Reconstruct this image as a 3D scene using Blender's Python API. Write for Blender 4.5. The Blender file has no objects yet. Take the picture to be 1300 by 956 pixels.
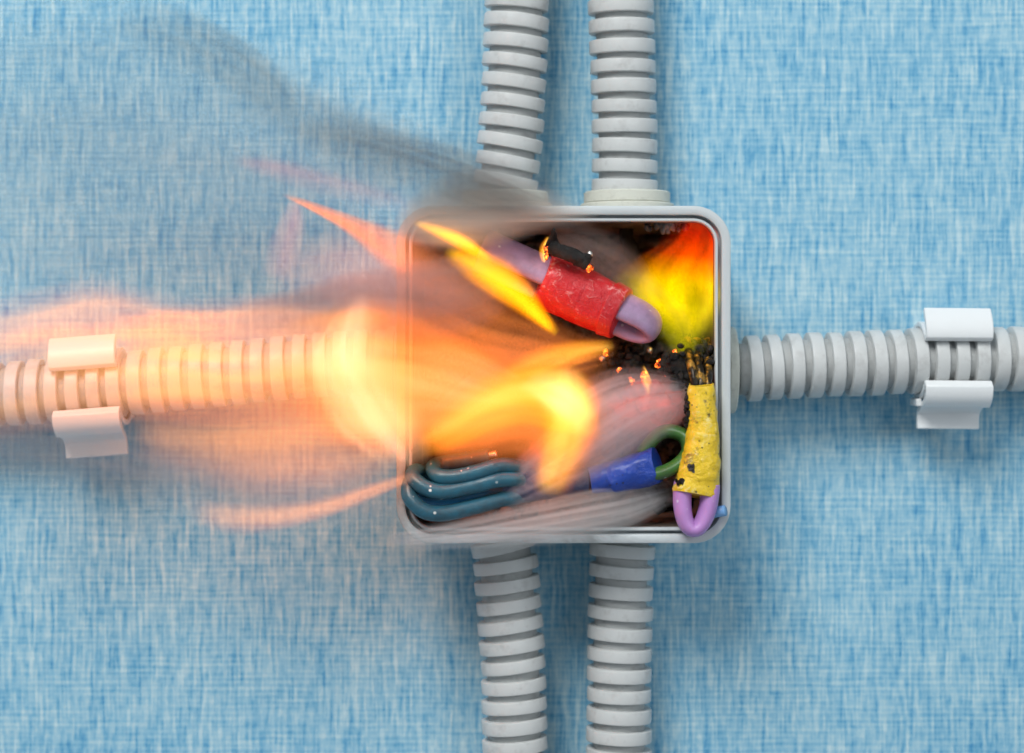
import bpy, bmesh, math, random
from mathutils import Vector, Matrix, noise as mnoise
random.seed(7)
R = math.radians
SC = bpy.context.scene
COL = SC.collection
MM = 0.001

# ------------------------------------------------------------------ camera, light, exposure
CAM_D = 500.0            # camera distance from the wall, mm
F_PX = 2300.0            # focal length in photograph pixels
CX, CY = 650.0, 433.5    # optical centre in the photograph
cam_d = bpy.data.cameras.new("camera"); cam = bpy.data.objects.new("camera", cam_d); COL.objects.link(cam)
cam.location = (0, -CAM_D * MM, 0); cam.rotation_euler = (R(90), 0, 0)
cam_d.sensor_fit = 'HORIZONTAL'; cam_d.sensor_width = 36; cam_d.lens = F_PX / 1300 * 36
cam_d.shift_y = -(478 - CY) / 1300
cam_d.clip_start = 0.01; cam_d.clip_end = 50
cam_d.dof.use_dof = True; cam_d.dof.focus_distance = (CAM_D - 41) * MM; cam_d.dof.aperture_fstop = 8.0
SC.camera = cam
w = bpy.data.worlds.new("World"); SC.world = w; w.use_nodes = True
bg = w.node_tree.nodes["Background"]; bg.inputs[0].default_value = (0.86, 0.93, 1.0, 1); bg.inputs[1].default_value = 0.33

def area(name, loc, target, size, power, col):
    d = bpy.data.lights.new(name, 'AREA'); d.shape = 'DISK'; d.size = size; d.energy = power; d.color = col
    o = bpy.data.objects.new(name, d); COL.objects.link(o); o.location = loc
    o.rotation_euler = (Vector(target) - Vector(loc)).to_track_quat('-Z', 'Y').to_euler()
area("upper_left_key_lamp", (-0.36, -0.95, 0.92), (0.0, 0, 0.0), 0.62, 16.2, (1.0, 0.985, 0.96))  # soft area key lamp shining from the upper left
area("soft_fill_lamp", (0.75, -1.1, 0.35), (0, 0, 0), 0.7, 3.0, (0.95, 0.98, 1.0))

SC.view_settings.view_transform = 'Standard'; SC.view_settings.look = 'None'
SC.view_settings.exposure = 0; SC.view_settings.gamma = 1; SC.view_settings.use_curve_mapping = False
cy = SC.cycles
cy.use_denoising = True; cy.max_bounces = 4; cy.diffuse_bounces = 2; cy.glossy_bounces = 2; cy.transmission_bounces = 4
cy.volume_bounces = 2; cy.transparent_max_bounces = 24; cy.volume_step_rate = 2.0; cy.volume_max_steps = 512
cy.sample_clamp_indirect = 6; cy.use_adaptive_sampling = True; cy.adaptive_threshold = 0.035; cy.adaptive_min_samples = 12

# ------------------------------------------------------------------ helpers
def sc(h): return F_PX / (CAM_D - h)                    # photo pixels per mm at height h above the wall
def M3(px, py, h):                                      # photo pixel + real height above wall -> mm (x, up, h)
    s = sc(h); return Vector(((px - CX) / s, -(py - CY) / s, h))
def W(v): return Vector((v[0], -v[2], v[1])) * MM      # mm (x, up, h) -> world
def P(px, py, h): return W(M3(px, py, h))
def mesh_obj(name, verts, faces, mat, parent=None, smooth=True, world=True):
    me = bpy.data.meshes.new(name)
    off = parent_loc(parent) if (parent and world) else Vector((0, 0, 0))
    me.from_pydata([tuple(Vector(v) - off) for v in verts], [], faces)
    bm = bmesh.new(); bm.from_mesh(me); bmesh.ops.recalc_face_normals(bm, faces=bm.faces); bm.to_mesh(me); bm.free()
    if smooth: me.polygons.foreach_set("use_smooth", [True] * len(me.polygons))
    if mat: me.materials.append(mat)
    o = bpy.data.objects.new(name, me); COL.objects.link(o)
    if parent: o.parent = parent
    return o
def parent_loc(p):
    v = Vector((0, 0, 0))
    while p is not None:
        v = v + Vector(p.location); p = p.parent
    return v
def thing(name, label, cat, loc, group=None):
    o = bpy.data.objects.new(name, None); COL.objects.link(o); o.location = loc; o.empty_display_size = 0.01
    return tag(o, label, cat, group)
def tag(o, label=None, cat=None, group=None, kind=None):
    if label: o["label"] = label
    if cat: o["category"] = cat
    if group: o["group"] = group
    if kind: o["kind"] = kind
    return o
def sharp(o, angle=35):
    me = o.data
    bm = bmesh.new(); bm.from_mesh(me)
    for e in bm.edges:
        if len(e.link_faces) == 2 and e.calc_face_angle(0) > R(angle): e.smooth = False
    bm.to_mesh(me); bm.free()
    return o

def sweep(path, secs, up, n=20, cap=True, tilt=0.0, namp=0.0, nscale=1.0, seed=0, power=2.0):
    """path: mm vectors; secs: (a along 'up', b sideways) per point; returns verts (world), faces"""
    path = [Vector(p) for p in path]; up = Vector(up).normalized()
    V, Fc = [], []
    N = len(path)
    for i, p in enumerate(path):
        t = (path[min(i + 1, N - 1)] - path[max(i - 1, 0)]).normalized()
        u = (up - t * up.dot(t)).normalized(); s = t.cross(u)
        a, b = secs[i] if isinstance(secs, list) else secs
        for k in range(n):
            th = 2 * math.pi * k / n
            c, sn = math.cos(th), math.sin(th)
            e = 2.0 / power
            cu = math.copysign(abs(c) ** e, c); cs = math.copysign(abs(sn) ** e, sn)
            q = p + u * (a * cu) + s * (b * cs) + t * (tilt * c)
            if namp:
                d = mnoise.fractal(q * nscale + Vector((seed * 7.3, seed * 1.7, 0)), 0.9, 2.1, 4)
                q = q + (u * c + s * sn) * (d * namp)
            V.append(W(q))
    for i in range(N - 1):
        for k in range(n):
            k2 = (k + 1) % n
            Fc.append((i * n + k, i * n + k2, (i + 1) * n + k2, (i + 1) * n + k))
    if cap:
        for i, rev in ((0, True), (N - 1, False)):
            cpt = sum((V[i * n + k] for k in range(n)), Vector()) / n
            V.append(cpt); ci = len(V) - 1
            for k in range(n):
                Fc.append((i * n + k, i * n + (k + 1) % n, ci))
    return V, Fc

def hermite(xs, ys, x):
    n = len(xs)
    if x <= xs[0]: return ys[0]
    if x >= xs[-1]: return ys[-1]
    m = []
    for i in range(n):
        if i == 0: m.append((ys[1] - ys[0]) / (xs[1] - xs[0]))
        elif i == n - 1: m.append((ys[-1] - ys[-2]) / (xs[-1] - xs[-2]))
        else: m.append((ys[i + 1] - ys[i - 1]) / (xs[i + 1] - xs[i - 1]))
    for i in range(n - 1):
        if xs[i] <= x <= xs[i + 1]:
            h = xs[i + 1] - xs[i]; t = (x - xs[i]) / h
            return ((2*t**3 - 3*t**2 + 1) * ys[i] + (t**3 - 2*t**2 + t) * h * m[i]
                    + (-2*t**3 + 3*t**2) * ys[i+1] + (t**3 - t**2) * h * m[i+1])
def smooth_path(pts, n):
    """resample a list of mm vectors smoothly"""
    d = [0.0]
    for a, b in zip(pts, pts[1:]): d.append(d[-1] + (b - a).length)
    return [Vector([hermite(d, [p[k] for p in pts], d[-1] * i / (n - 1)) for k in range(3)]) for i in range(n)]

# ------------------------------------------------------------------ materials
class NT:
    def __init__(s, name):
        s.m = bpy.data.materials.new(name); s.m.use_nodes = True; s.t = s.m.node_tree; s.t.nodes.clear()
        s.out = s.t.nodes.new('ShaderNodeOutputMaterial')
    def n(s, typ, **kw):
        nd = s.t.nodes.new(typ)
        for k, v in kw.items():
            if k == 'ins':
                for a, b in v.items():
                    if hasattr(b, 'is_linked') or hasattr(b, 'links'): s.t.links.new(b, nd.inputs[a])
                    else: nd.inputs[a].default_value = b
            else: setattr(nd, k, v)
        return nd
    def l(s, a, b): s.t.links.new(a, b)
    def math(s, op, a, b=None, c=None, clamp=False):
        nd = s.n('ShaderNodeMath', operation=op, use_clamp=clamp)
        for i, v in enumerate((a, b, c)):
            if v is None: continue
            if isinstance(v, (int, float)): nd.inputs[i].default_value = v
            else: s.l(v, nd.inputs[i])
        return nd.outputs[0]
    def noise(s, vec, scale, detail=4, rough=0.6, dist=0.0):
        nd = s.n('ShaderNodeTexNoise'); s.l(vec, nd.inputs['Vector'])
        nd.inputs['Scale'].default_value = scale; nd.inputs['Detail'].default_value = detail
        nd.inputs['Roughness'].default_value = rough; nd.inputs['Distortion'].default_value = dist
        return nd.outputs['Fac']
    def mapping(s, vec, scale, rot=(0, 0, 0), loc=(0, 0, 0)):
        nd = s.n('ShaderNodeMapping'); s.l(vec, nd.inputs['Vector'])
        nd.inputs['Scale'].default_value = scale; nd.inputs['Rotation'].default_value = rot; nd.inputs['Location'].default_value = loc
        return nd.outputs[0]
    def ramp(s, fac, stops):
        nd = s.n('ShaderNodeValToRGB'); s.l(fac, nd.inputs[0]); cr = nd.color_ramp
        while len(cr.elements) < len(stops): cr.elements.new(0.5)
        for e, (p, c) in zip(cr.elements, stops):
            e.position = p; e.color = c if len(c) == 4 else (*c, 1)
        return nd.outputs[0]
    def mix(s, fac, a, b, mode='MIX'):
        nd = s.n('ShaderNodeMix', data_type='RGBA', blend_type=mode)
        for i, v in ((0, fac), (6, a), (7, b)):
            if isinstance(v, (int, float)): nd.inputs[i].default_value = v
            elif isinstance(v, tuple): nd.inputs[i].default_value = v if len(v) == 4 else (*v, 1)
            else: s.l(v, nd.inputs[i])
        return nd.outputs[2]
    def bsdf(s, **kw):
        b = s.n('ShaderNodeBsdfPrincipled', ins=kw); s.l(b.outputs[0], s.out.inputs[0]); return b
    def bump(s, h, strength, dist):
        b = s.n('ShaderNodeBump'); s.l(h, b.inputs['Height']); b.inputs['Strength'].default_value = strength; b.inputs['Distance'].default_value = dist
        return b.outputs[0]
    def geo_pos(s): return s.n('ShaderNodeNewGeometry').outputs['Position']
    def obj(s): return s.n('ShaderNodeTexCoord').outputs['Object']

def rgb(r, g, b): # sRGB 0-255 -> linear
    f = lambda c: (c / 12.92 if c <= 0.04045 else ((c + 0.055) / 1.055) ** 2.4)
    return (f(r / 255), f(g / 255), f(b / 255))

def plastic(name, col, rough=0.45, var=0.06, dirt=0.0, dirtcol=(0.09, 0.08, 0.07), dscale=300, bump=0.15):
    k = NT(name); p = k.geo_pos()
    n1 = k.noise(p, 90, 5, 0.65); n2 = k.noise(p, dscale, 6, 0.7)
    c = k.mix(n1, tuple(x * (1 - var * 2) for x in col), tuple(min(1, x * (1 + var)) for x in col))
    if dirt:
        d = k.math('MULTIPLY', k.ramp(n2, [(0.52, (0, 0, 0)), (0.72, (1, 1, 1))]), dirt)
        c = k.mix(d, c, dirtcol)
    r = k.math('MULTIPLY_ADD', n2, 0.25, rough - 0.12)
    nb = k.bump(k.noise(p, 1800, 3), bump, 0.0003)
    k.bsdf(**{'Base Color': c, 'Roughness': r, 'Normal': nb}); return k.m

def char_mat(name, a=(0.006, 0.005, 0.005), b=(0.035, 0.032, 0.03), spec=0.35, scale=600):
    k = NT(name); p = k.geo_pos()
    n1 = k.noise(p, scale, 8, 0.75); n2 = k.noise(p, scale * 0.3, 4, 0.6)
    v = k.n('ShaderNodeTexVoronoi', ins={'Scale': 900.0}); k.l(p, v.inputs['Vector'])
    sp = k.ramp(v.outputs['Distance'], [(0.05, (1, 1, 1)), (0.16, (0, 0, 0))])
    sp2 = k.math('MULTIPLY', sp, k.ramp(k.noise(p, 260, 3), [(0.55, (0, 0, 0)), (0.68, (1, 1, 1))]))
    c = k.mix(k.ramp(n2, [(0.4, (0, 0, 0)), (0.75, (1, 1, 1))]), a, b)
    c = k.mix(sp2, c, (0.45, 0.43, 0.41))
    nb = k.bump(n1, 0.9, 0.0012)
    k.bsdf(**{'Base Color': c, 'Roughness': k.math('MULTIPLY_ADD', n1, 0.7, 0.12), 'Normal': nb, 'Specular IOR Level': spec}); return k.m

def tape_mat(name, col, scorch=0.0, rough=0.3, dark=(0.02, 0.014, 0.008), scrape=(0.9, 0.5, 0.48), scr=0.5):
    k = NT(name); p = k.geo_pos()
    n1 = k.noise(p, 110, 5, 0.6, 0.6); n2 = k.noise(p, 420, 6, 0.7, 1.5); n3 = k.noise(p, 1500, 4, 0.7)
    c = k.mix(n1, tuple(x * 0.72 for x in col), tuple(min(1, x * 1.1) for x in col))
    sm = k.math('MULTIPLY', k.ramp(n2, [(0.53, (0, 0, 0)), (0.60, (1, 1, 1))]), k.ramp(n1, [(0.46, (0, 0, 0)), (0.58, (1, 1, 1))]))
    c = k.mix(k.math('MULTIPLY', sm, scr), c, scrape)
    if scorch:
        s1 = k.ramp(k.noise(p, 190, 6, 0.72, 0.4), [(0.575, (0, 0, 0)), (0.67, (1, 1, 1))])
        c = k.mix(k.math('MULTIPLY', s1, scorch), c, dark)
        v = k.n('ShaderNodeTexVoronoi', ins={'Scale': 560.0}); k.l(p, v.inputs['Vector'])
        sp = k.ramp(v.outputs['Distance'], [(0.13, (1, 1, 1)), (0.2, (0, 0, 0))])
        sp = k.math('MULTIPLY', sp, k.ramp(k.noise(p, 170, 2), [(0.5, (0, 0, 0)), (0.6, (1, 1, 1))]))
        c = k.mix(k.math('MULTIPLY', sp, 0.9), c, dark)
    h = k.math('ADD', k.math('MULTIPLY', n2, 1.0), k.math('MULTIPLY', n3, 0.25))
    h = k.math('ADD', h, k.math('MULTIPLY', n1, 1.6))
    nb = k.bump(h, 0.6, 0.0009)
    k.bsdf(**{'Base Color': c, 'Roughness': k.math('MULTIPLY_ADD', n2, 0.3, rough - 0.1), 'Normal': nb, 'Coat Weight': 0.25, 'Coat Roughness': 0.2}); return k.m

def insulation(name, col, speck=0.6, soot=0.0, rough=0.34):
    k = NT(name); p = k.geo_pos()
    n1 = k.noise(p, 140, 5, 0.6); n2 = k.noise(p, 500, 6, 0.7)
    c = k.mix(n1, tuple(x * 0.75 for x in col), tuple(min(1, x * 1.12) for x in col))
    v = k.n('ShaderNodeTexVoronoi', ins={'Scale': 330.0}); k.l(p, v.inputs['Vector'])
    sp = k.ramp(v.outputs['Distance'], [(0.10, (1, 1, 1)), (0.15, (0, 0, 0))])
    sp = k.math('MULTIPLY', sp, k.ramp(k.noise(p, 90, 2), [(0.48, (0, 0, 0)), (0.56, (1, 1, 1))]))
    if soot:
        s1 = k.ramp(k.noise(p, 120, 6, 0.7), [(0.42, (0, 0, 0)), (0.66, (1, 1, 1))])
        c = k.mix(k.math('MULTIPLY', s1, soot), c, (0.03, 0.03, 0.03))
    c = k.mix(k.math('MULTIPLY', sp, speck), c, (0.8, 0.82, 0.8))
    nb = k.bump(n2, 0.25, 0.0004)
    k.bsdf(**{'Base Color': c, 'Roughness': k.math('MULTIPLY_ADD', n2, 0.25, rough - 0.1), 'Normal': nb}); return k.m

def sooty_plastic(name, col, lo, hi, soot=(0.012, 0.010, 0.009), scale=60):
    k = NT(name); p = k.geo_pos()
    n1 = k.noise(k.mapping(p, (1.6, 1, 0.8)), scale, 7, 0.68, 0.5); n2 = k.noise(p, 700, 5, 0.7)
    f = k.ramp(n1, [(lo, (0, 0, 0)), (hi, (1, 1, 1))])
    c = k.mix(f, col, soot)
    nb = k.bump(n2, 0.5, 0.0005)
    k.bsdf(**{'Base Color': c, 'Roughness': k.math('MULTIPLY_ADD', n2, 0.4, 0.35), 'Normal': nb}); return k.m

def wallpaper():
    k = NT("blue_woven_wallpaper"); p = k.geo_pos()
    nz = k.n('ShaderNodeTexNoise'); k.l(p, nz.inputs['Vector']); nz.inputs['Scale'].default_value = 60; nz.inputs['Detail'].default_value = 1
    wob = k.n('ShaderNodeVectorMath', operation='SCALE'); k.l(nz.outputs['Color'], wob.inputs[0]); wob.inputs['Scale'].default_value = 0.0009
    pw = k.n('ShaderNodeVectorMath', operation='ADD'); k.l(p, pw.inputs[0]); k.l(wob.outputs[0], pw.inputs[1]); pw = pw.outputs[0]
    # slubby vertical threads (world x = across, z = up)
    v1 = k.noise(k.mapping(pw, (1.0, 0, 0.075)), 1120, 2, 0.5)
    v2 = k.noise(k.mapping(pw, (1.0, 0, 0.08), loc=(3.3, 0, 1.1)), 620, 1, 0.5)
    v3 = k.noise(k.mapping(pw, (1.0, 0, 0.30), loc=(1.3, 0, 7.1)), 700, 3, 0.65)
    h1 = k.noise(k.mapping(pw, (0.05, 0, 1.0)), 1000, 2, 0.55)
    blot = k.noise(p, 420, 3, 0.65)
    big = k.noise(p, 20, 2, 0.5)
    sz = k.n('ShaderNodeSeparateXYZ'); k.l(pw, sz.inputs[0])
    weft = k.math('MULTIPLY_ADD', k.math('SINE', k.math('MULTIPLY', sz.outputs[2], 2 * math.pi / 0.00165)), 0.5, 0.5)
    weft = k.math('MULTIPLY', weft, k.math('MULTIPLY_ADD', blot, 1.2, -0.1))
    s = k.math('MULTIPLY', v1, 1.1)
    for val, g in ((v2, 0.74), (v3, 0.75), (h1, 0.56), (blot, 0.45), (big, 0.22), (weft, 0.24)):
        s = k.math('ADD', s, k.math('MULTIPLY', val, g))
    f = k.math('MULTIPLY', s, 1.0 / 3.92)
    c = k.ramp(f, [(0.39, rgb(72, 144, 190)), (0.445, rgb(106, 168, 202)), (0.495, rgb(138, 187, 211)), (0.545, rgb(162, 200, 216)), (0.61, rgb(190, 216, 224))])
    nb = k.bump(v1, 0.4, 0.0006)
    k.bsdf(**{'Base Color': c, 'Roughness': 0.72, 'Normal': nb, 'Specular IOR Level': 0.25}); return k.m

GREY = rgb(186, 190, 190)
m_wall = wallpaper()
m_grey = plastic("conduit_grey_plastic", rgb(199, 203, 203), 0.4, 0.04, 0.32, (0.19, 0.18, 0.17), 190)
m_core = plastic("conduit_groove_shaded_plastic", rgb(168, 172, 172), 0.55, 0.05, 0.3)  # same plastic as the rings, groove shade put into a darker colour
m_clip = plastic("white_clip_plastic", rgb(226, 231, 233), 0.35, 0.02)
k = NT("pale_grey_rim_plastic"); p = k.geo_pos()
sp_ = k.n('ShaderNodeSeparateXYZ'); k.l(p, sp_.inputs[0])
gr = k.math('ADD', k.math('MULTIPLY', sp_.outputs[0], -4.2), k.math('MULTIPLY', sp_.outputs[2], -2.6))     # rim colour turns darker towards the left and the bottom
n1 = k.noise(p, 60, 6, 0.68, 0.6); n2 = k.noise(p, 700, 4, 0.7)
f = k.ramp(k.math('ADD', k.math('MULTIPLY', n1, 1.0), gr), [(0.50, (0, 0, 0)), (0.95, (1, 1, 1))])
k.bsdf(**{'Base Color': k.mix(f, rgb(192, 200, 203), rgb(92, 89, 87)), 'Roughness': k.math('MULTIPLY_ADD', n2, 0.3, 0.3), 'Normal': k.bump(n2, 0.3, 0.0003)}); m_rim = k.m
m_collar = plastic("beige_collar_plastic", rgb(205, 207, 196), 0.5, 0.04, 0.25)
m_inner = sooty_plastic("sooty_inner_wall", rgb(128, 112, 100), 0.36, 0.66, scale=70)
m_back = sooty_plastic("charred_back_plate", rgb(92, 82, 76), 0.36, 0.52)
m_char = char_mat("charred_black")
m_ash = char_mat("grey_ash", (0.05, 0.045, 0.042), (0.42, 0.40, 0.38), 0.2, 500)
m_debris = char_mat("charred_debris_bed", (0.014, 0.011, 0.010), (0.20, 0.17, 0.15), 0.3, 420)
m_red = tape_mat("red_tape", rgb(206, 22, 34), 0.0, 0.34, scr=0.55)
m_yellow = tape_mat("scorched_yellow_tape", rgb(250, 208, 36), 0.9, 0.28, (0.035, 0.022, 0.01), (0.95, 0.86, 0.45), 0.5)
m_blue = tape_mat("blue_tape", rgb(16, 66, 172), 0.25, 0.36, (0.01, 0.012, 0.03), (0.25, 0.42, 0.75), 0.35)
m_bluedark = tape_mat("scorched_dark_blue_tape", rgb(12, 34, 78), 0.9, 0.4, (0.008, 0.008, 0.012), (0.1, 0.16, 0.3), 0.3)
m_lilac = insulation("lilac_insulation", rgb(186, 138, 204), 0.5, 0.0)
m_lilac2 = insulation("dusty_lilac_insulation", rgb(172, 142, 178), 0.6, 0.35)
m_teal = insulation("teal_insulation", rgb(38, 98, 120), 0.9, 0.7, 0.32)
m_teal2 = insulation("bright_blue_teal_insulation", rgb(28, 118, 172), 0.5, 0.3, 0.3)
m_green = insulation("green_yellow_insulation", rgb(66, 116, 48), 0.5, 0.45)
m_bluew = insulation("pale_blue_insulation", rgb(120, 170, 220), 0.2)
k = NT("scorched_brass"); p = k.geo_pos(); n = k.noise(p, 300, 5)
k.bsdf(**{'Base Color': k.mix(k.ramp(n, [(0.38, (0, 0, 0)), (0.52, (1, 1, 1))]), rgb(196, 150, 66), (0.02, 0.015, 0.01)), 'Metallic': 0.6, 'Roughness': 0.38}); m_brass = k.m
k = NT("bright_cut_metal"); k.bsdf(**{'Base Color': (0.75, 0.74, 0.7, 1), 'Metallic': 0.9, 'Roughness': 0.3}); m_metal = k.m
k = NT("glowing_ember"); p = k.geo_pos(); n = k.noise(p, 900, 5, 0.7)
e = k.ramp(n, [(0.40, (0, 0, 0)), (0.52, (1.0, 0.10, 0.01)), (0.66, (1, 0.55, 0.06))])
k.bsdf(**{'Base Color': (0.02, 0.01, 0.01, 1), 'Emission Color': e, 'Emission Strength': 2.2, 'Roughness': 0.8}); m_ember = k.m
k = NT("melted_red_insulation"); p = k.geo_pos(); n = k.noise(p, 240, 6, 0.7); n2 = k.noise(p, 800, 4)
k.bsdf(**{'Base Color': k.mix(k.ramp(n, [(0.42, (0, 0, 0)), (0.62, (1, 1, 1))]), rgb(176, 78, 82), (0.03, 0.012, 0.012)), 'Roughness': 0.4, 'Normal': k.bump(n2, 0.6, 0.0008)}); m_melt = k.m

# ------------------------------------------------------------------ setting: the papered wall
nx = 2
o = mesh_obj("wall", [(-0.6, 0, -0.6), (0.6, 0, -0.6), (0.6, 0, 0.6), (-0.6, 0, 0.6),
                      (-0.6, 0.02, -0.6), (0.6, 0.02, -0.6), (0.6, 0.02, 0.6), (-0.6, 0.02, 0.6)],
             [(0, 1, 2, 3), (7, 6, 5, 4), (0, 4, 5, 1), (1, 5, 6, 2), (2, 6, 7, 3), (3, 7, 4, 0)], m_wall, smooth=False)
tag(o, "light blue woven textile wallpaper on the flat wall", "wall", kind="structure")

# ------------------------------------------------------------------ junction box
BH = 40.0
bx0, bx1 = M3(503, 0, BH).x, M3(928, 0, BH).x
by1, by0 = M3(0, 261, BH).y, M3(0, 690, BH).y
BCX, BCY, BW, BHt = (bx0 + bx1) / 2, (by0 + by1) / 2, bx1 - bx0, by1 - by0
def rrect(inset, h, rad=9.5, n=10):
    w2, h2 = BW / 2 - inset, BHt / 2 - inset; r = max(rad - inset, 1.2)
    out = []
    for cxs, cys, a0 in ((1, 1, 0), (-1, 1, 90), (-1, -1, 180), (1, -1, 270)):
        for i in range(n + 1):
            a = R(a0 + 90 * i / n)
            out.append(Vector((BCX + cxs * (w2 - r) + r * math.cos(a), BCY + cys * (h2 - r) + r * math.sin(a), h)))
    return out
def shell(name, prof, mat, parent, fill_last=False):
    V, Fc = [], []
    for ins, h in prof: V += [W(v) for v in rrect(ins, h)]
    n = len(V) // len(prof)
    for i in range(len(prof) - 1):
        for k_ in range(n): Fc.append((i * n + k_, i * n + (k_ + 1) % n, (i + 1) * n + (k_ + 1) % n, (i + 1) * n + k_))
    if fill_last: Fc.append(tuple(range((len(prof) - 1) * n, len(prof) * n)))
    return sharp(mesh_obj(name, V, Fc, mat, parent), 30)
box = thing("junction_box", "open grey square junction box with rounded corners, burning inside, charred black", "junction box", W((BCX, BCY, 0)))
shell("outer_wall", [(1.6, 0.2), (1.2, 34), (0.0, 34.4), (0, 39.3)], m_rim, box)
rim = shell("rim", [(0, 39.3), (0.12, 39.8), (0.5, 40), (1.9, 40), (2.25, 39.8), (2.35, 39.4), (2.4, 36.5), (3.1, 36.5), (3.15, 38.9), (3.3, 39.3), (3.75, 39.3), (3.95, 39.1), (4.05, 38.0)], m_rim, box)
shell("inner_wall", [(4.05, 38.0), (4.4, 8.0), (5.6, 2.4)], m_inner, box)
shell("back_plate", [(5.6, 2.4), (7.0, 2.0)], m_back, box, True)

def disc_stack(parent, base, axis, layers, n=40):
    """collar on a side wall: layers (radius, start, end) along axis, mm"""
    axis = Vector(axis); upv = Vector((0, 0, 1))
    path, secs = [], []
    for r, a, b in layers:
        for q, rr in ((a, r - 0.35), (a + 0.3, r), (b - 0.3, r), (b, r - 0.35)):
            path.append(base + axis * q); secs.append((rr, rr))
    # strictly increasing offsets needed for tangents
    for i in range(len(path)): path[i] = path[i] + axis * (i * 0.01)
    V, Fc = sweep(path, secs, upv, n)
    return sharp(mesh_obj("collar", V, Fc, m_collar, parent), 40)
CH = 13.5  # height of conduit axes above the wall
def collar(px, py, axis, protr):
    q = M3(px, py, CH)
    if abs(axis[0]) > 0: q.x = BCX + axis[0] * (BW / 2 - 1.5)
    else: q.y = BCY + axis[1] * (BHt / 2 - 1.5)
    disc_stack(box, q, axis, [(12.6, -0.5, protr * 0.55), (11.6, protr * 0.55, protr)])
    return q
collar(641, 0, (0, 1, 0), 7.0); collar(796, 0, (0, 1, 0), 7.0)
collar(640, 0, (0, -1, 0), 1.6); collar(789, 0, (0, -1, 0), 1.6)
collar(0, 470, (1, 0, 0), 5.6); collar(0, 468, (-1, 0, 0), 5.6)

# ------------------------------------------------------------------ corrugated conduits
def ring_mesh(rad, half, inner):
    n = 40; V, Fc = [], []
    prof = [(-half, inner), (-half - 0.03, rad - 0.3), (-half + 0.14, rad - 0.07), (-half + 0.4, rad), (half - 0.4, rad), (half - 0.14, rad - 0.07), (half + 0.03, rad - 0.3), (half, inner)]
    for z, r in prof:
        for k_ in range(n):
            a = 2 * math.pi * k_ / n; V.append((r * math.cos(a) * MM, r * math.sin(a) * MM, z * MM))
    for i in range(len(prof) - 1):
        for k_ in range(n): Fc.append((i * n + k_, i * n + (k_ + 1) % n, (i + 1) * n + (k_ + 1) % n, (i + 1) * n + k_))
    me = bpy.data.meshes.new("ring"); me.from_pydata(V, [], Fc)
    bm = bmesh.new(); bm.from_mesh(me); bmesh.ops.recalc_face_normals(bm, faces=bm.faces)
    for e_ in bm.edges:
        if len(e_.link_faces) == 2 and e_.calc_face_angle(0) > R(38): e_.smooth = False
    bm.to_mesh(me); bm.free()
    me.polygons.foreach_set("use_smooth", [True] * len(me.polygons)); me.materials.append(m_grey); return me
RING = ring_mesh(8.75, 1.74, 6.4)
def conduit(label, pts, pitch_px=25.2, tilt=(0, 0), phase=0.0):
    pth = smooth_path([M3(*p_) for p_ in pts], 60)
    d = [0.0]
    for a, b in zip(pth, pth[1:]): d.append(d[-1] + (b - a).length)
    t = thing("corrugated_conduit", label, "conduit", W(pth[0]), "grey corrugated conduits running into the box")
    V, Fc = sweep(pth, (6.95, 6.95), Vector((0, 0, 1)), 28)
    mesh_obj("core_tube", V, Fc, m_core, t)
    pitch = pitch_px / sc(CH); s = pitch * phase
    i = 0
    while s < d[-1]:
        q = Vector([hermite(d, [p_[k_] for p_ in pth], s) for k_ in range(3)])
        q2 = Vector([hermite(d, [p_[k_] for p_ in pth], min(s + 0.5, d[-1])) for k_ in range(3)])
        q1 = Vector([hermite(d, [p_[k_] for p_ in pth], max(s - 0.5, 0)) for k_ in range(3)])
        tan = (W(q2) - W(q1)).normalized()
        r_ = bpy.data.objects.new("ring", RING); COL.objects.link(r_); r_.parent = t
        r_.location = W(q) - t.location
        rot = tan.to_track_quat('Z', 'Y') @ Matrix.Rotation(random.uniform(0, 6.28), 3, 'Z').to_quaternion()
        rx = Matrix.Rotation(R(tilt[0] + random.uniform(-0.8, 0.8)), 3, 'Y')      # tilt in the picture plane (world y axis)
        rz = Matrix.Rotation(R(tilt[1] + random.uniform(-0.8, 0.8)), 3, 'Z' if abs(tan.z) < 0.5 else 'X')
        r_.rotation_euler = (rx @ rz @ rot.to_matrix()).to_euler()
        f_ = random.uniform(0.985, 1.015); r_.scale = (f_, f_, random.uniform(0.95, 1.05))
        s += pitch * random.uniform(0.985, 1.015); i += 1
    return t
conduit("grey corrugated conduit above the box, the one curving towards the smoke", [(656, -200, CH), (656, 0, CH), (653, 90, CH), (649, 160, CH), (645, 205, CH), (641, 240, CH)], 25.2, (4.5, 3), 0.1)
conduit("straight grey corrugated conduit above the box, over the yellow flame", [(784, -200, CH), (788, 0, CH), (791, 90, CH), (793, 170, CH), (793, 232, CH), (793, 252, CH)], 25.2, (1.5, 3), 0.35)
conduit("grey corrugated conduit below the box, the one under the teal wires", [(637, 678, CH), (641, 705, CH), (646, 770, CH), (652, 860, CH), (655, 1150, CH)], 25.3, (-4, -2), 0.55)
conduit("grey corrugated conduit below the box, the one nearer the yellow taped splice", [(791, 678, CH), (789, 720, CH), (787, 800, CH), (786, 860, CH), (785, 1150, CH)], 26.0, (2, -2), 0.8)
conduit("grey corrugated conduit leaving the box sideways, away from the flames", [(936, 469, CH), (1000, 465, CH), (1100, 461, CH), (1200, 457, CH), (1380, 455, CH), (1560, 455, CH)], 25.8, (1.0, 2), 0.75)
conduit("grey corrugated conduit behind the big flames beside the box", [(-270, 520, CH), (50, 497, CH), (150, 488, CH), (300, 473, CH), (420, 462, CH), (512, 459, CH)], 25.8, (3, 2), 0.3)

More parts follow.
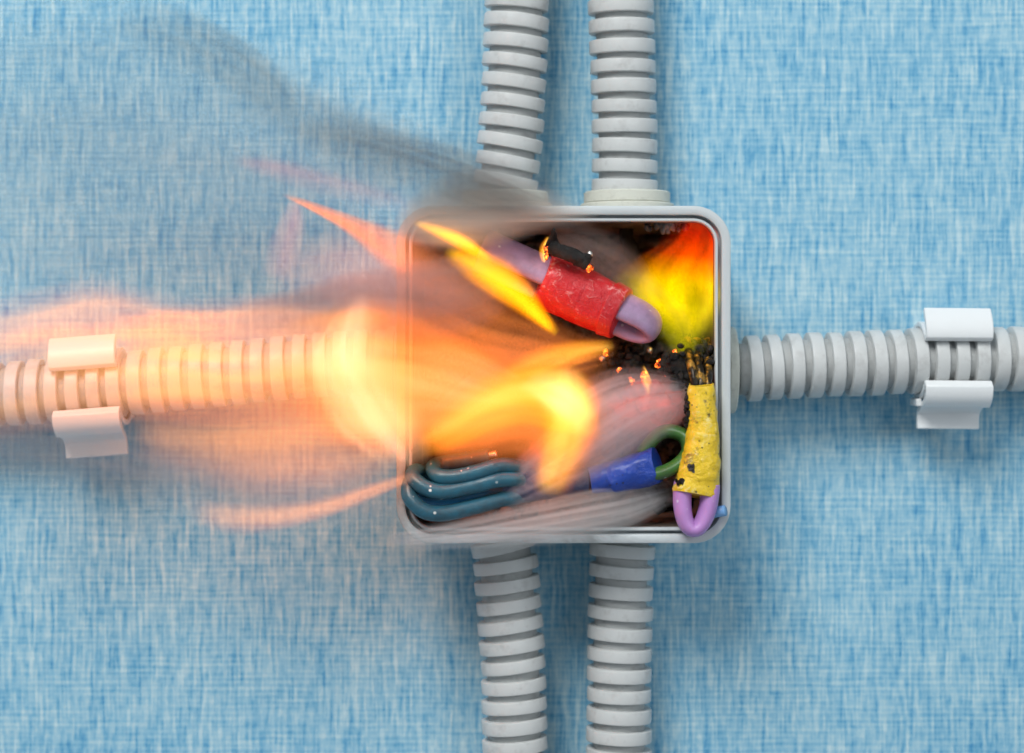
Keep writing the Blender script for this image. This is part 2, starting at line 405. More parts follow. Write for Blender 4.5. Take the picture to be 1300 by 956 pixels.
# ------------------------------------------------------------------ white pipe clips
def clip(label, cpx, cpy, rot, wpx):
    q = M3(cpx, cpy, CH); t = thing("pipe_clip", label, "pipe clip", W((q.x, q.y, 0)), "white pipe clips holding the side conduits")
    t.rotation_euler = (0, R(rot), 0)
    half = wpx / sc(20) / 2
    def strip(name, prof, th, x0=-half, x1=half):
        """prof: (v up, h above wall) centre line, thickness th"""
        n = len(prof); L, Rr = [], []
        for i, (v, h) in enumerate(prof):
            a = Vector(prof[max(i - 1, 0)]); b = Vector(prof[min(i + 1, n - 1)]); d_ = (b - a).normalized(); nn = Vector((-d_.y, d_.x))
            tt = th[i] if isinstance(th, list) else th
            L.append(Vector((v, h)) + nn * tt / 2); Rr.append(Vector((v, h)) - nn * tt / 2)
        ol = L + Rr[::-1]
        V = [(x * MM, -h * MM, v * MM) for x in (x0, x1) for (v, h) in ol]
        m = len(ol); Fc = [tuple(range(m)), tuple(range(2 * m - 1, m - 1, -1))]
        for i in range(m): Fc.append((i, (i + 1) % m, m + (i + 1) % m, m + i))
        o = mesh_obj(name, V, Fc, m_clip, t, world=False)
        bv = o.modifiers.new("bevel", 'BEVEL'); bv.width = 0.0003; bv.segments = 2; bv.limit_method = 'ANGLE'; bv.angle_limit = R(40)
        return sharp(o, 40)
    rr = 9.75
    arc = lambda a0, a1, n=14: [(rr * math.sin(R(a0 + (a1 - a0) * i / n)), CH - rr * math.cos(R(a0 + (a1 - a0) * i / n))) for i in range(n + 1)]
    # a = 0 at the wall side, +90 = up, 180 = towards the viewer
    strip("base", [(-9.0, 1.6), (9.0, 1.6)], 3.0, -half * 0.9, half * 0.9)
    strip("upper_arm", arc(20, 138) , 1.5)
    strip("upper_lip", [(6.3, CH + 7.2), (6.0, CH + 8.3), (6.5, CH + 9.3), (8.0, CH + 9.5), (10.2, CH + 8.6), (12.4, CH + 7.2), (13.6, CH + 6.0)], 1.6)
    strip("lower_arm", arc(-20, -138), 1.5)
    strip("lower_lip", [(-6.3, CH + 7.2), (-6.0, CH + 8.4), (-6.9, CH + 9.5), (-8.6, CH + 9.4), (-10.4, CH + 8.0), (-11.6, CH + 6.2)], 1.9)
    strip("foot_flange", [(-11.2, CH + 5.5), (-12.2, CH + 1.8), (-13.6, CH - 0.8), (-15.6, CH - 1.6), (-18.4, CH - 1.2)], [1.5, 1.6, 1.7, 1.7, 1.4], -half * 0.98, half * 0.9)
    strip("link_tab", [(-11.2, 9.0), (-11.2, 17.0)], 2.0, -half - 1.0, -half + 0.4)
clip("bright white clip on the conduit away from the flames", 1207, 458, 0.5, 85)
clip("white clip glowing pink behind the thin flame tail", 117, 493, -4.5, 85)

# ------------------------------------------------------------------ charred bed inside the box
def debris_bed():
    n = 130; V, Fc = [], []
    w2, h2 = BW / 2 - 5.2, BHt / 2 - 5.2
    for j in range(n + 1):
        for i in range(n + 1):
            x = -w2 + 2 * w2 * i / n; y = -h2 + 2 * h2 * j / n
            q = Vector((x, y, 0))
            h = 5 + 4.5 * mnoise.fractal(q * 0.09 + Vector((4, 2, 1)), 0.8, 2.1, 5) + 2.2 * mnoise.fractal(q * 0.4, 0.7, 2.1, 4)
            h += 1.2 * abs(mnoise.noise(q * 0.9))
            edge = min(w2 - abs(x), h2 - abs(y)); h = 2.3 + max(h, 0.2) * min(1, edge / 4 + 0.25)
            # keep inside the rounded corners
            V.append(W((BCX + x, BCY + y, h)))
    for j in range(n):
        for i in range(n):
            cx_, cy_ = abs(-w2 + 2 * w2 * (i + .5) / n), abs(-h2 + 2 * h2 * (j + .5) / n)
            if cx_ > w2 - 5 and cy_ > h2 - 5 and (cx_ - w2 + 5) ** 2 + (cy_ - h2 + 5) ** 2 > 26: continue
            a = j * (n + 1) + i; Fc.append((a, a + 1, a + n + 2, a + n + 1))
    return mesh_obj("charred_debris", V, Fc, m_debris)
tag(debris_bed(), "black charred residue covering the bottom of the burning box", "debris", kind="stuff")

def lump(name, px, py, h, r, mat, squash=(1, 1, 1), amp=0.5, fr=0.35, sub=4, seed=0, parent=None):
    bm = bmesh.new(); bmesh.ops.create_icosphere(bm, subdivisions=sub, radius=1)
    c = M3(px, py, h); V = []
    for v in bm.verts:
        d = v.co.normalized()
        f_ = max(0.35, 1 + 0.55 * amp * mnoise.fractal(d * min(r * fr, 1.6) + Vector((seed * 3.1, seed, 2)), 1.15, 2.2, 4))
        q = Vector((d.x * squash[0], d.y * squash[1], d.z * squash[2])) * (r * f_)
        V.append(W(c + q))
    bm.verts.index_update(); Fc = [tuple(v.index for v in f.verts) for f in bm.faces]; bm.free()
    return mesh_obj(name, V, Fc, mat, parent)

def cluster(name, px, py, h, r, mat, squash, n, rs, seed, parent=None):
    """crusty mass: many small rounded knobs grown together into one piece"""
    rnd = random.Random(seed); c = M3(px, py, h); V, Fc = [], []
    bm = bmesh.new(); bmesh.ops.create_icosphere(bm, subdivisions=2, radius=1); bm.verts.index_update()
    base = [v.co.copy() for v in bm.verts]; bf = [tuple(v.index for v in f.verts) for f in bm.faces]; bm.free()
    for i in range(n):
        d = Vector((rnd.gauss(0, 1), rnd.gauss(0, 1), rnd.gauss(0, 1))).normalized() * (rnd.random() ** 0.4 if i else 0)
        o_ = c + Vector((d.x * squash[0], d.y * squash[1], d.z * squash[2])) * r
        rr = rnd.uniform(*rs) if i else r * 0.55
        st = Vector((rnd.uniform(.7, 1.4), rnd.uniform(.7, 1.4), rnd.uniform(.7, 1.4)))
        off = len(V)
        for b in base:
            f_ = 1 + 0.35 * mnoise.noise(b * 1.7 + Vector((i * 3.3, seed, 0)))
            V.append(W(o_ + Vector((b.x * st.x, b.y * st.y, b.z * st.z)) * rr * f_))
        Fc += [tuple(off + q for q in f) for f in bf]
    return mesh_obj(name, V, Fc, mat, parent)

def wire(name, pts, r, mat, parent=None, n=40, up=(0, 0, 1), namp=0.0, nscale=0.5, seg=16, cap=True):
    pth = smooth_path([M3(*p_) for p_ in pts], n)
    V, Fc = sweep(pth, (r, r), up, seg, cap, namp=namp, nscale=nscale)
    return mesh_obj(name, V, Fc, mat, parent)

# charred feed wires running from the conduits into the box
bk = [("blackened feed wire entering under the curved upper conduit", [(641, 268, 14), (642, 300, 15), (634, 330, 18), (625, 345, 22)]),
      ("blackened feed wire entering under the straight upper conduit", [(796, 268, 14), (797, 305, 15), (822, 350, 16), (862, 400, 20), (880, 440, 25)]),
      ("blackened feed wire entering beside the yellow taped splice", [(918, 470, 14), (895, 455, 17), (870, 452, 22)]),
      ("blackened feed wire rising from the lower conduit behind the blue tape", [(789, 680, 14), (780, 650, 15), (740, 640, 17), (690, 640, 20)])]
for lb, pts in bk:
    o = wire("burnt_wire", pts, 2.0, m_char, namp=0.5, nscale=0.6); tag(o, lb, "burnt wire", "burnt feed wires inside the box")

# ------------------------------------------------------------------ splice with red tape
def ubend_path(tip, axis, side, gap, leg, stretch=1.3, n=18, spread=0.0):
    axis = Vector(axis).normalized(); side = (Vector(side) - axis * Vector(side).dot(axis)).normalized()
    c = tip - axis * gap * stretch
    pts = []
    for i in range(12):
        t_ = i / 11.0; pts.append(c - axis * leg * (1 - t_) + side * (gap + spread * (1 - t_)))
    for i in range(1, n): 
        a = math.pi * i / n; pts.append(c + side * gap * math.cos(a) + axis * gap * stretch * math.sin(a))
    for i in range(12):
        t_ = i / 11.0; pts.append(c - axis * leg * t_ - side * (gap + spread * t_))
    return pts, side, axis
def taper(n, a, b, amin=0.8):
    out = []
    for i in range(n):
        t_ = abs(i / (n - 1) - 0.5) * 2
        f_ = amin + (1 - amin) * min(1, t_ * 1.6); out.append((a * f_, b * (0.9 + 0.1 * min(1, t_ * 1.6))))
    return out

red = thing("wire_splice", "lilac wire splice wrapped in glossy red tape, lying aslant at the top", "wire splice", P(730, 378, 28), "taped wire splices in the box")
A, B = M3(616, 320, 33), M3(829, 417, 36)
ax = (B - A).normalized(); perp = Vector((ax.y, -ax.x, 0)).normalized()     # lower side in the picture
if perp.y > 0: perp = -perp
side = (perp * 0.60 + Vector((0, 0, 1)) * -0.80).normalized()
pth, side, ax = ubend_path(B, ax, side, 3.2, (B - A).length - 5, 1.9)
nrm = ax.cross(side)
V, Fc = sweep(pth, taper(len(pth), 4.6, 2.3, 0.86), nrm, 28)
mesh_obj("folded_wire", V, Fc, m_lilac2, red)
def tape_band(parent, mat, a, b, ra, rb, tilt, seed, namp=0.35, upv=None, power=2.3, n=26, name="tape_wrap", nscale=0.22, close=0.35):
    pts = [a.lerp(b, i / (n - 1)) for i in range(n)]
    secs = []
    for i in range(n):
        t_ = i / (n - 1); e_ = min(1, t_ * 14, (1 - t_) * 14); f_ = 1 - (1 - e_) * close * 0.12
        r = [ra[j] + (rb[j] - ra[j]) * t_ for j in range(2)]; secs.append((r[0] * f_, r[1] * f_))
    V, Fc = sweep(pts, secs, upv or Vector((0, 0, 1)), 48, True, tilt, namp, nscale, seed, power)
    return sharp(mesh_obj(name, V, Fc, mat, parent), 45)
def on_red(t_): return A.lerp(B, t_)
# sections: (towards viewer, across)
tape_band(red, m_red, on_red(0.335), on_red(0.56), (7.2, 7.3), (7.5, 7.3), 1.3, 1, 0.3)
tape_band(red, m_red, on_red(0.41), on_red(0.79), (7.65, 7.5), (7.2, 6.8), -0.8, 2, 0.3)
tape_band(red, m_red, on_red(0.73), on_red(0.815), (7.75, 7.35), (7.25, 6.85), -1.2, 3, 0.2)
# ------------------------------------------------------------------ splice with yellow tape
yel = thing("wire_splice", "lilac looped wire splice wrapped in scorched yellow tape, standing upright", "wire splice", P(890, 580, 34), "taped wire splices in the box")
T = M3(880, 672, 43.5); ax2 = (T - M3(889, 560, 43)).normalized()
pth, s2, ax2 = ubend_path(T, ax2, Vector((1, 0.02, 0)), 3.45, 2.6, 2.6, spread=-0.2)
V, Fc = sweep(pth, [(3.5, 2.0 + 0.55 * min(1, abs(i / (len(pth) - 1) - 0.5) * 3.2)) for i in range(len(pth))], ax2.cross(s2), 28)
mesh_obj("folded_wire", V, Fc, m_lilac, yel)
def yp(px, py): return M3(px, py, 43)
tape_band(yel, m_yellow, yp(890, 488), yp(893, 575), (3.9, 3.5), (4.6, 3.9), 0.5, 5, 0.55)
tape_band(yel, m_yellow, yp(893, 545), yp(887, 604), (4.7, 3.9), (5.2, 5.4), 0.9, 9, 0.5)
tape_band(yel, m_yellow, yp(891, 578), yp(881, 629), (5.1, 4.7), (5.0, 6.05), -0.9, 6, 0.45)
for i, (x0, x1) in enumerate(((876, 881), (886, 889), (899, 898))):
    wire("bare_wire", [(x1, 500, 43), (x1 + 1, 482, 43 - i), (x0, 460, 40 - i * 2), (x0 - 4 + 2 * i, 432, 30)], 1.15, m_brass, yel, namp=0.25, nscale=0.8)
cluster("melted_drop", 878, 594, 47.6, 1.1, m_ash, (1, 0.9, 0.5), 12, (0.25, 0.6), 3, yel)
cluster("melted_drop", 866, 611, 46.9, 1.2, m_char, (1.5, 0.8, 0.5), 14, (0.2, 0.6), 5, yel)
o = cluster("charred_crust", 884, 452, 33, 4.6, m_char, (1.1, 1.0, 0.7), 60, (0.4, 1.2), 42); tag(o, "black crust packed behind the bare brass wires under the corner flame", "crust")
# crust beside it
o = cluster("charred_crust", 861, 468, 37, 5.2, m_char, (0.8, 1.2, 0.9), 60, (0.5, 1.5), 2); tag(o, "sparkling black crust stuck to the top of the yellow taped splice", "crust")
o = cluster("charred_crust", 901, 462, 35, 3.2, m_char, (0.6, 1.7, 1.0), 34, (0.4, 1.1), 12); tag(o, "narrow black crust between the brass wires and the box wall", "crust")
o = cluster("charred_crust", 873, 516, 43.5, 2.2, m_char, (0.4, 2.6, 0.7), 34, (0.3, 0.8), 22); tag(o, "thin black crust running down the edge of the yellow tape", "crust")

# ------------------------------------------------------------------ bundle with blue tape, teal loops and a green loop
blu = thing("wire_splice", "bundle of teal wire loops and a green loop bound in blue tape", "wire splice", P(700, 615, 28), "taped wire splices in the box")
tr = 2.05
wire("teal_wire", [(700, 602, 36), (640, 591, 41.5), (604, 600, 43), (574, 606, 43.5), (556, 604, 43), (550, 594, 40), (560, 589, 37), (590, 584, 37.5), (622, 578, 39)], tr, m_teal, blu, 60)
wire("teal_wire", [(700, 612, 36), (640, 608, 42), (600, 617, 43), (560, 624, 44), (539, 619, 44), (524, 606, 42.5), (529, 598, 39), (545, 606, 35), (600, 606, 34), (650, 604, 33)], tr, m_teal, blu, 60)
wire("teal_wire", [(700, 622, 36), (640, 633, 40), (600, 644, 42), (560, 652, 43.5), (537, 648, 44), (520, 630, 43), (522, 612, 40.5), (540, 622, 36), (600, 624, 34), (650, 618, 33)], tr, m_teal, blu, 60)
wire("teal_wire", [(660, 622, 34), (620, 628, 36), (570, 634, 37), (540, 632, 37), (533, 622, 36)], tr, m_teal2, blu, 40)
wire("cut_wire_end", [(616, 579.2, 38.8), (631, 576.3, 39.4)], 1.1, m_metal, blu, 6)
tape_band(blu, m_bluedark, M3(636, 613, 36), M3(745, 611, 38), (5.4, 6.0), (4.4, 3.4), 0.8, 11, 0.7)
tape_band(blu, m_blue, M3(748, 609, 38), M3(800, 601, 39), (4.4, 3.4), (4.6, 4.3), 0.6, 12, 0.4)
tape_band(blu, m_blue, M3(778, 606, 39), M3(835, 590, 39.5), (4.7, 4.2), (4.7, 4.6), -1.2, 13, 0.4)
gp = [(800, 604, 38), (836, 601, 41), (860, 590, 42), (874, 572, 41.5), (869, 554, 40), (850, 547, 39), (834, 553, 37), (815, 575, 36)]
pth = smooth_path([M3(*q) for q in gp], 60)
V, Fc = sweep(pth, (2.7, 1.75), (0, 0, 1), 20); mesh_obj("green_wire", V, Fc, m_green, blu)
pth = smooth_path([M3(x - 2, y + 2, h - 5.0) for x, y, h in gp], 60)
V, Fc = sweep(pth, (2.3, 1.5), (0, 0, 1), 20); mesh_obj("green_wire", V, Fc, m_green, blu)

# ------------------------------------------------------------------ burnt odds and ends
stub = thing("burnt_wire_stub", "short black burnt wire stub with a glowing end above the red tape", "burnt wire", P(725, 325, 30))
wire("charred_core", [(699, 313, 43), (712, 319, 44), (730, 326, 44), (746, 334, 43)], 1.85, m_char, stub, namp=0.45, nscale=0.7)
cluster("glowing_tip", 694, 317, 43, 1.5, m_ember, (0.7, 1.3, 0.7), 14, (0.3, 0.7), 4, stub)
lump("bead", 749, 323, 43, 0.75, m_metal, (1, 1.3, 1), 0.2, 1, 3, 1, stub)
cluster("crumb", 742, 330, 43.5, 1.6, m_char, (1.2, 1, 1), 14, (0.3, 0.8), 8, stub)
cluster("crumb", 748, 340, 42, 0.9, m_ember, (1.2, 1, 1), 9, (0.2, 0.5), 9, stub)
# curled flake above the stub
fl = []
for i in range(7):
    t_ = i / 6; fl.append((700 + 6 * t_ - 3 * t_ * t_, 314 - 24 * t_, 43 + 3 * t_))
pth = [M3(*q) for q in fl]
V, Fc = sweep(pth, [(0.35, 1.7 * (1 - t_ / 6) ** 0.7 + 0.1) for t_ in range(7)], (0.2, 0, 1), 12, namp=0.25, nscale=0.8)
mesh_obj("curled_flake", V, Fc, m_char, stub)
o = cluster("melted_insulation", 822, 512, 27, 7.5, m_melt, (1.15, 0.75, 0.7), 40, (1.0, 3.0), 14); tag(o, "lump of melted reddish insulation glowing through the smoke in the middle", "melted plastic")
o = cluster("charred_chunk", 800, 462, 26, 6.5, m_char, (1.3, 0.7, 0.8), 70, (0.6, 1.9), 15); tag(o, "big black charred chunk under the tip of the red splice", "charred chunk")
o = cluster("charred_chunk", 640, 440, 18, 9, m_char, (1.4, 0.7, 0.7), 70, (0.8, 2.6), 16); tag(o, "black charred chunk behind the flames below the red tape", "charred chunk")
o = cluster("charred_chunk", 590, 375, 18, 8, m_char, (1.3, 0.8, 0.7), 70, (0.8, 2.6), 17); tag(o, "black charred chunk behind the flame beside the red splice", "charred chunk")
o = cluster("ash_clump", 845, 287, 33, 3.0, m_ash, (1.9, 0.5, 0.7), 40, (0.3, 0.9), 18); tag(o, "pale ash clump clinging under the rim above the yellow flame", "ash")
o = wire("ash_strip", [(812, 612, 35), (826, 622, 35), (834, 636, 34), (838, 648, 32)], 1.5, m_ash, namp=0.7, nscale=0.7); tag(o, "curled grey ash strip hanging below the blue tape end", "ash")
o = cluster("ash_clump", 700, 655, 20, 8, m_ash, (2.3, 0.5, 0.6), 90, (0.6, 2.0), 19); tag(o, "long grey ash clump under the blue taped bundle", "ash")
o = wire("wire_end", [(893, 657, 36), (905, 651, 41), (921, 648, 42.5)], 1.4, m_bluew); tag(o, "short pale blue wire end by the lilac loop at the rim", "wire")
for i, (px, py, h, r, lb) in enumerate([(818, 478, 30, 1.3, "small glowing ember in the middle of the box, next to the melted lump"), (847, 474, 28, 0.8, "tiny red ember touching the sparkling crust"),
        (769, 447, 27, 0.9, "tiny ember bead just under the red tape"), (802, 482, 29, 1.0, "faint glowing ember at the edge of the drifting smoke"),
        (836, 462, 31, 0.9, "small red ember between the lilac tip and the sparkling crust"), (786, 470, 30, 0.8, "small red ember on top of the big charred chunk"),
        (856, 448, 38, 0.8, "little ember on the crust just below the corner flame")]):
    o = cluster("ember", px, py, h, r, m_ember, (0.8, 1.3, 0.8), 12, (0.2, 0.55), 30 + i); tag(o, lb, "ember", "glowing embers")
for i, (px, py, h, r, lb) in enumerate([(765, 455, 27, 1.1, "shiny molten bead below the red tape edge"), (825, 445, 27, 0.9, "shiny molten bead under the lilac tip of the red splice")]):
    o = lump("molten_bead", px, py, h, r, m_metal, (1, 1.1, 1), 0.3, 1, 3, 40 + i); tag(o, lb, "bead", "molten beads")

# ------------------------------------------------------------------ fire and smoke: real volumes
def plume(name, label, pts, kind, depth=0.7, minr=0.0, cols=None, I=1.0, tau=0.0, abscol=(0.9, 0.35, 0.12), scat=(0.6, 0.6, 0.62), tauS=0.0,
          streak=(0.5, 2.2, 2.2), contrast=0.6, pw=1.6, seed=0.0, warp=0.25, group=None, cat=None, colT=None, ns=22):
    """pts: (px, py, h, r_px, strength), ordered and monotone along the axis first->last"""
    q = [M3(p_[0], p_[1], p_[2]) for p_ in pts]; rad = [p_[3] / sc(p_[2]) for p_ in pts]; st = [p_[4] for p_ in pts]
    a, b = q[0], q[-1]; L = Vector((b.x - a.x, b.y - a.y)).length
    ex = Vector((b.x - a.x, b.y - a.y, 0)).normalized(); ey = Vector((-ex.y, ex.x, 0)); ez = Vector((0, 0, 1))
    xs = [(v - a).dot(ex) for v in q]; ys = [(v - a).dot(ey) for v in q]; zs = [v.z for v in q]
    z0 = zs[0]; zs = [z - z0 for z in zs]
    tt = [i / (ns - 1) for i in range(ns)]
    Y = [hermite(xs, ys, t_ * L) for t_ in tt]; Z = [hermite(xs, zs, t_ * L) for t_ in tt]
    Rr = [max(hermite(xs, rad, t_ * L), 0.4) for t_ in tt]; S = [max(0, hermite(xs, st, t_ * L)) for t_ in tt]
    # domain mesh
    nseg = 28; V, Fc = [], []
    def loc2w(x, y, z): return W(a + ex * x + ey * y + ez * z)
    org = W(a)
    for i in range(ns):
        for k_ in range(nseg):
            th = 2 * math.pi * k_ / nseg
            rz = max(Rr[i] * depth, minr)
            V.append(Vector((tt[i] * L, Y[i] + 1.02 * Rr[i] * math.cos(th), Z[i] + 1.02 * rz * math.sin(th))) * MM)
    for i in range(ns - 1):
        for k_ in range(nseg): Fc.append((i * nseg + k_, i * nseg + (k_ + 1) % nseg, (i + 1) * nseg + (k_ + 1) % nseg, (i + 1) * nseg + k_))
    Fc.append(tuple(range(nseg))); Fc.append(tuple(range((ns - 1) * nseg, ns * nseg)))
    kk = NT(name + "_volume"); o3 = kk.obj()
    sx = kk.n('ShaderNodeSeparateXYZ'); kk.l(o3, sx.inputs[0])
    t = kk.math('MULTIPLY', sx.outputs[0], 1000.0 / L)
    def curve(vals):
        lo, hi = min(vals), max(vals)
        if hi - lo < 1e-6: hi = lo + 1e-3
        nd = kk.n('ShaderNodeFloatCurve'); cv = nd.mapping.curves[0]
        while len(cv.points) < ns: cv.points.new(0.5, 0.5)
        for pt, t_, v in zip(cv.points, tt, vals):
            pt.location = (t_, (v - lo) / (hi - lo)); pt.handle_type = 'VECTOR'
        nd.mapping.update(); kk.l(t, nd.inputs['Value'])
        return kk.math('MULTIPLY_ADD', nd.outputs[0], hi - lo, lo)
    yc, zc, rc = curve(Y), curve(Z), curve(Rr)
    # strength fades to zero at both ends
    S2 = list(S); S2[0] = 0.0; S2[-1] = 0.0
    if ns > 4: S2[1] *= 0.6; S2[-2] *= 0.6
    scv = curve(S2)
    rzv = kk.math('MAXIMUM', kk.math('MULTIPLY', rc, depth), max(minr, 0.3))
    u = kk.math('DIVIDE', kk.math('SUBTRACT', kk.math('MULTIPLY', sx.outputs[1], 1000.0), yc), rc)
    wv = kk.math('DIVIDE', kk.math('SUBTRACT', kk.math('MULTIPLY', sx.outputs[2], 1000.0), zc), rzv)
    cmb = kk.n('ShaderNodeCombineXYZ')
    kk.l(kk.math('MULTIPLY_ADD', sx.outputs[0], 1000.0 * streak[0] / 10.0, seed * 13.7), cmb.inputs[0])
    kk.l(kk.math('MULTIPLY', u, streak[1]), cmb.inputs[1]); kk.l(kk.math('MULTIPLY', wv, streak[2]), cmb.inputs[2])
    nz = kk.n('ShaderNodeTexNoise'); kk.l(cmb.outputs[0], nz.inputs['Vector']); nz.inputs['Scale'].default_value = 1.0
    nz.inputs['Detail'].default_value = 2.0; nz.inputs['Roughness'].default_value = 0.5
    nf = nz.outputs['Fac']
    u2 = kk.math('ADD', u, kk.math('MULTIPLY', kk.math('SUBTRACT', nf, 0.5), warp * 3))
    d2 = kk.math('ADD', kk.math('MULTIPLY', u2, u2), kk.math('MULTIPLY', wv, wv))
    d2b = kk.math('ADD', kk.math('MULTIPLY', u, u), kk.math('MULTIPLY', wv, wv))
    fall = kk.math('POWER', kk.math('MAXIMUM', kk.math('SUBTRACT', 1.0, d2), 0.0), pw)
    edge = kk.math('MINIMUM', kk.math('MULTIPLY', kk.math('MAXIMUM', kk.math('SUBTRACT', 1.0, d2b), 0.0), 2.5), 1.0)
    fall = kk.math('MULTIPLY', fall, edge)
    # contrasty streaks
    nn = kk.math('MULTIPLY_ADD', kk.math('SUBTRACT', nf, 0.5), 4.0 * contrast, 1.0)
    nn = kk.math('MAXIMUM', nn, 0.03)
    dens = kk.math('MULTIPLY', kk.math('MULTIPLY', fall, nn), scv)
    # normalised so that the integral through the middle is about 1
    dens = kk.math('DIVIDE', kk.math('MULTIPLY', dens, 1000.0 / 0.95), rzv)
    shaders = []
    if I > 0:
        if colT: col = kk.ramp(t, colT)
        else: col = kk.ramp(kk.math('MULTIPLY', fall, nn), cols)
        em = kk.n('ShaderNodeEmission'); kk.l(col, em.inputs[0]); kk.l(kk.math('MULTIPLY', dens, I), em.inputs[1]); shaders.append(em)
    if tau > 0:
        ab = kk.n('ShaderNodeVolumeAbsorption'); ab.inputs[0].default_value = (*abscol, 1); kk.l(kk.math('MULTIPLY', dens, tau), ab.inputs[1]); shaders.append(ab)
    if tauS > 0:
        vs = kk.n('ShaderNodeVolumePrincipled'); vs.inputs['Color'].default_value = (*scat, 1); vs.inputs['Anisotropy'].default_value = 0.1
        kk.l(kk.math('MULTIPLY', dens, tauS), vs.inputs['Density']); shaders.append(vs)
    out = shaders[0].outputs[0]
    for s_ in shaders[1:]:
        ad = kk.n('ShaderNodeAddShader'); kk.l(out, ad.inputs[0]); kk.l(s_.outputs[0], ad.inputs[1]); out = ad.outputs[0]
    kk.l(out, kk.out.inputs['Volume'])
    o = mesh_obj(name, V, Fc, kk.m)
    X, Y_, Z_ = W(ex) / MM, W(ey) / MM, W(ez) / MM
    mat = Matrix(((X.x, Y_.x, Z_.x, org.x), (X.y, Y_.y, Z_.y, org.y), (X.z, Y_.z, Z_.z, org.z), (0, 0, 0, 1)))
    o.matrix_world = mat
    tag(o, label, cat or ("flame" if kind == 'fire' else "smoke"), group or ("flames bursting out of the box" if kind == 'fire' else "smoke drifting off the fire"))
    if kind == 'smoke': o["kind"] = "stuff"
    return o
FIRE = [(0.0, (1.0, 0.20, 0.03)), (0.3, (1.0, 0.34, 0.06)), (0.7, (1.0, 0.52, 0.19)), (1.0, (1.0, 0.62, 0.34))]
YEL = [(0.0, (1.0, 0.17, 0.003)), (0.25, (1.0, 0.30, 0.008)), (0.65, (1.0, 0.45, 0.03)), (1.0, (1.0, 0.58, 0.10))]
SAL = [(0.0, (1.0, 0.24, 0.12)), (0.6, (1.0, 0.36, 0.16)), (1.0, (1.0, 0.46, 0.2))]

# big pale plume
plume("flame", "large cream-yellow flame billowing over the near edge of the box beside the conduit",
      [(680, 515, 42, 40, .3), (620, 505, 46, 84, .95), (555, 490, 50, 116, 1.45), (490, 482, 52, 134, 1.45), (445, 475, 52, 124, 1.15), (405, 468, 52, 104, .6), (360, 466, 50, 84, .25), (310, 466, 50, 66, .0)],
      'fire', 0.3, cols=FIRE, I=1.3, tau=1.9, abscol=(0.92, 0.6, 0.3), streak=(0.22, 2.6, 1.6), contrast=0.75, pw=2.5, seed=1, warp=0.3)
plume("flame", "white-hot upright core of the big cream flame next to the conduit end",
      [(456, 370, 54, 20, .0), (446, 408, 54, 46, .7), (442, 445, 54, 62, 1.0), (456, 490, 54, 66, .8), (478, 528, 54, 68, 1.0), (504, 560, 54, 56, .6), (530, 600, 54, 36, .0)],
      'fire', 0.5, cols=[(0, (1.0, 0.60, 0.28)), (1, (1.0, 0.72, 0.50))], I=0.95, tau=0.2, streak=(0.3, 2.0, 1.3), contrast=0.7, pw=2.8, seed=31, warp=0.25)
plume("flame", "soft peach glow of flame filling the near half of the box",
      [(390, 470, 50, 60, .3), (460, 460, 52, 100, .9), (550, 478, 48, 108, 1.0), (620, 492, 43, 108, 1), (690, 500, 42, 95, .9), (750, 500, 41, 70, .4), (790, 505, 40, 40, .1)],
      'fire', 0.15, cols=[(0, (1.0, 0.30, 0.08)), (1, (1.0, 0.36, 0.12))], I=0.45, tau=1.0, abscol=(0.8, 0.5, 0.38), streak=(0.18, 2.6, 1.4), contrast=0.8, pw=1.4, seed=32)
plume("flame", "peach flame tail stretched along the whole flaming conduit",
      [(470, 470, 46, 60, .5), (390, 470, 44, 84, .6), (310, 472, 44, 92, .8), (220, 466, 44, 90, 1.15), (140, 470, 44, 88, .6), (60, 476, 42, 92, .5), (-20, 490, 42, 88, .4), (-90, 500, 42, 70, .2)],
      'fire', 0.28, cols=[(0, (1.0, 0.26, 0.11)), (0.4, (1.0, 0.40, 0.15)), (1, (1.0, 0.56, 0.2))], I=1.0, tau=0.8, streak=(0.2, 3.0, 1.6), contrast=1.1, pw=1.8, seed=2)
plume("flame", "rosy veil of flame hovering just above the flaming conduit and its clip",
      [(450, 412, 46, 32, .5), (350, 408, 46, 44, .9), (240, 414, 46, 44, .8), (130, 398, 46, 54, 1.1), (40, 416, 46, 56, .9), (-60, 430, 46, 50, .5)],
      'fire', 0.4, cols=SAL, I=0.5, tau=0.3, streak=(0.14, 2.4, 1.2), contrast=0.8, pw=1.8, seed=3)
plume("flame", "dull salmon flame sagging below the flaming conduit",
      [(530, 545, 46, 50, .5), (460, 552, 46, 80, .8), (390, 556, 44, 92, 1), (320, 560, 44, 88, .85), (250, 556, 44, 66, .55), (170, 545, 44, 50, .3)],
      'fire', 0.3, cols=SAL, I=0.6, tau=0.7, abscol=(0.8, 0.5, 0.36), streak=(0.12, 3.0, 1.4), contrast=0.9, pw=1.7, seed=4)
plume("flame", "thin salmon streak of flame slanting down below the teal loops",
      [(530, 602, 46, 9, .6), (470, 624, 45, 13, 1), (410, 645, 44, 17, .9), (350, 656, 44, 22, .8), (300, 658, 44, 26, .6), (240, 650, 44, 22, .2)],
      'fire', 0.8, cols=SAL, I=0.6, tau=0.35, streak=(0.25, 1.4, 1.2), contrast=0.5, pw=1.8, seed=5)
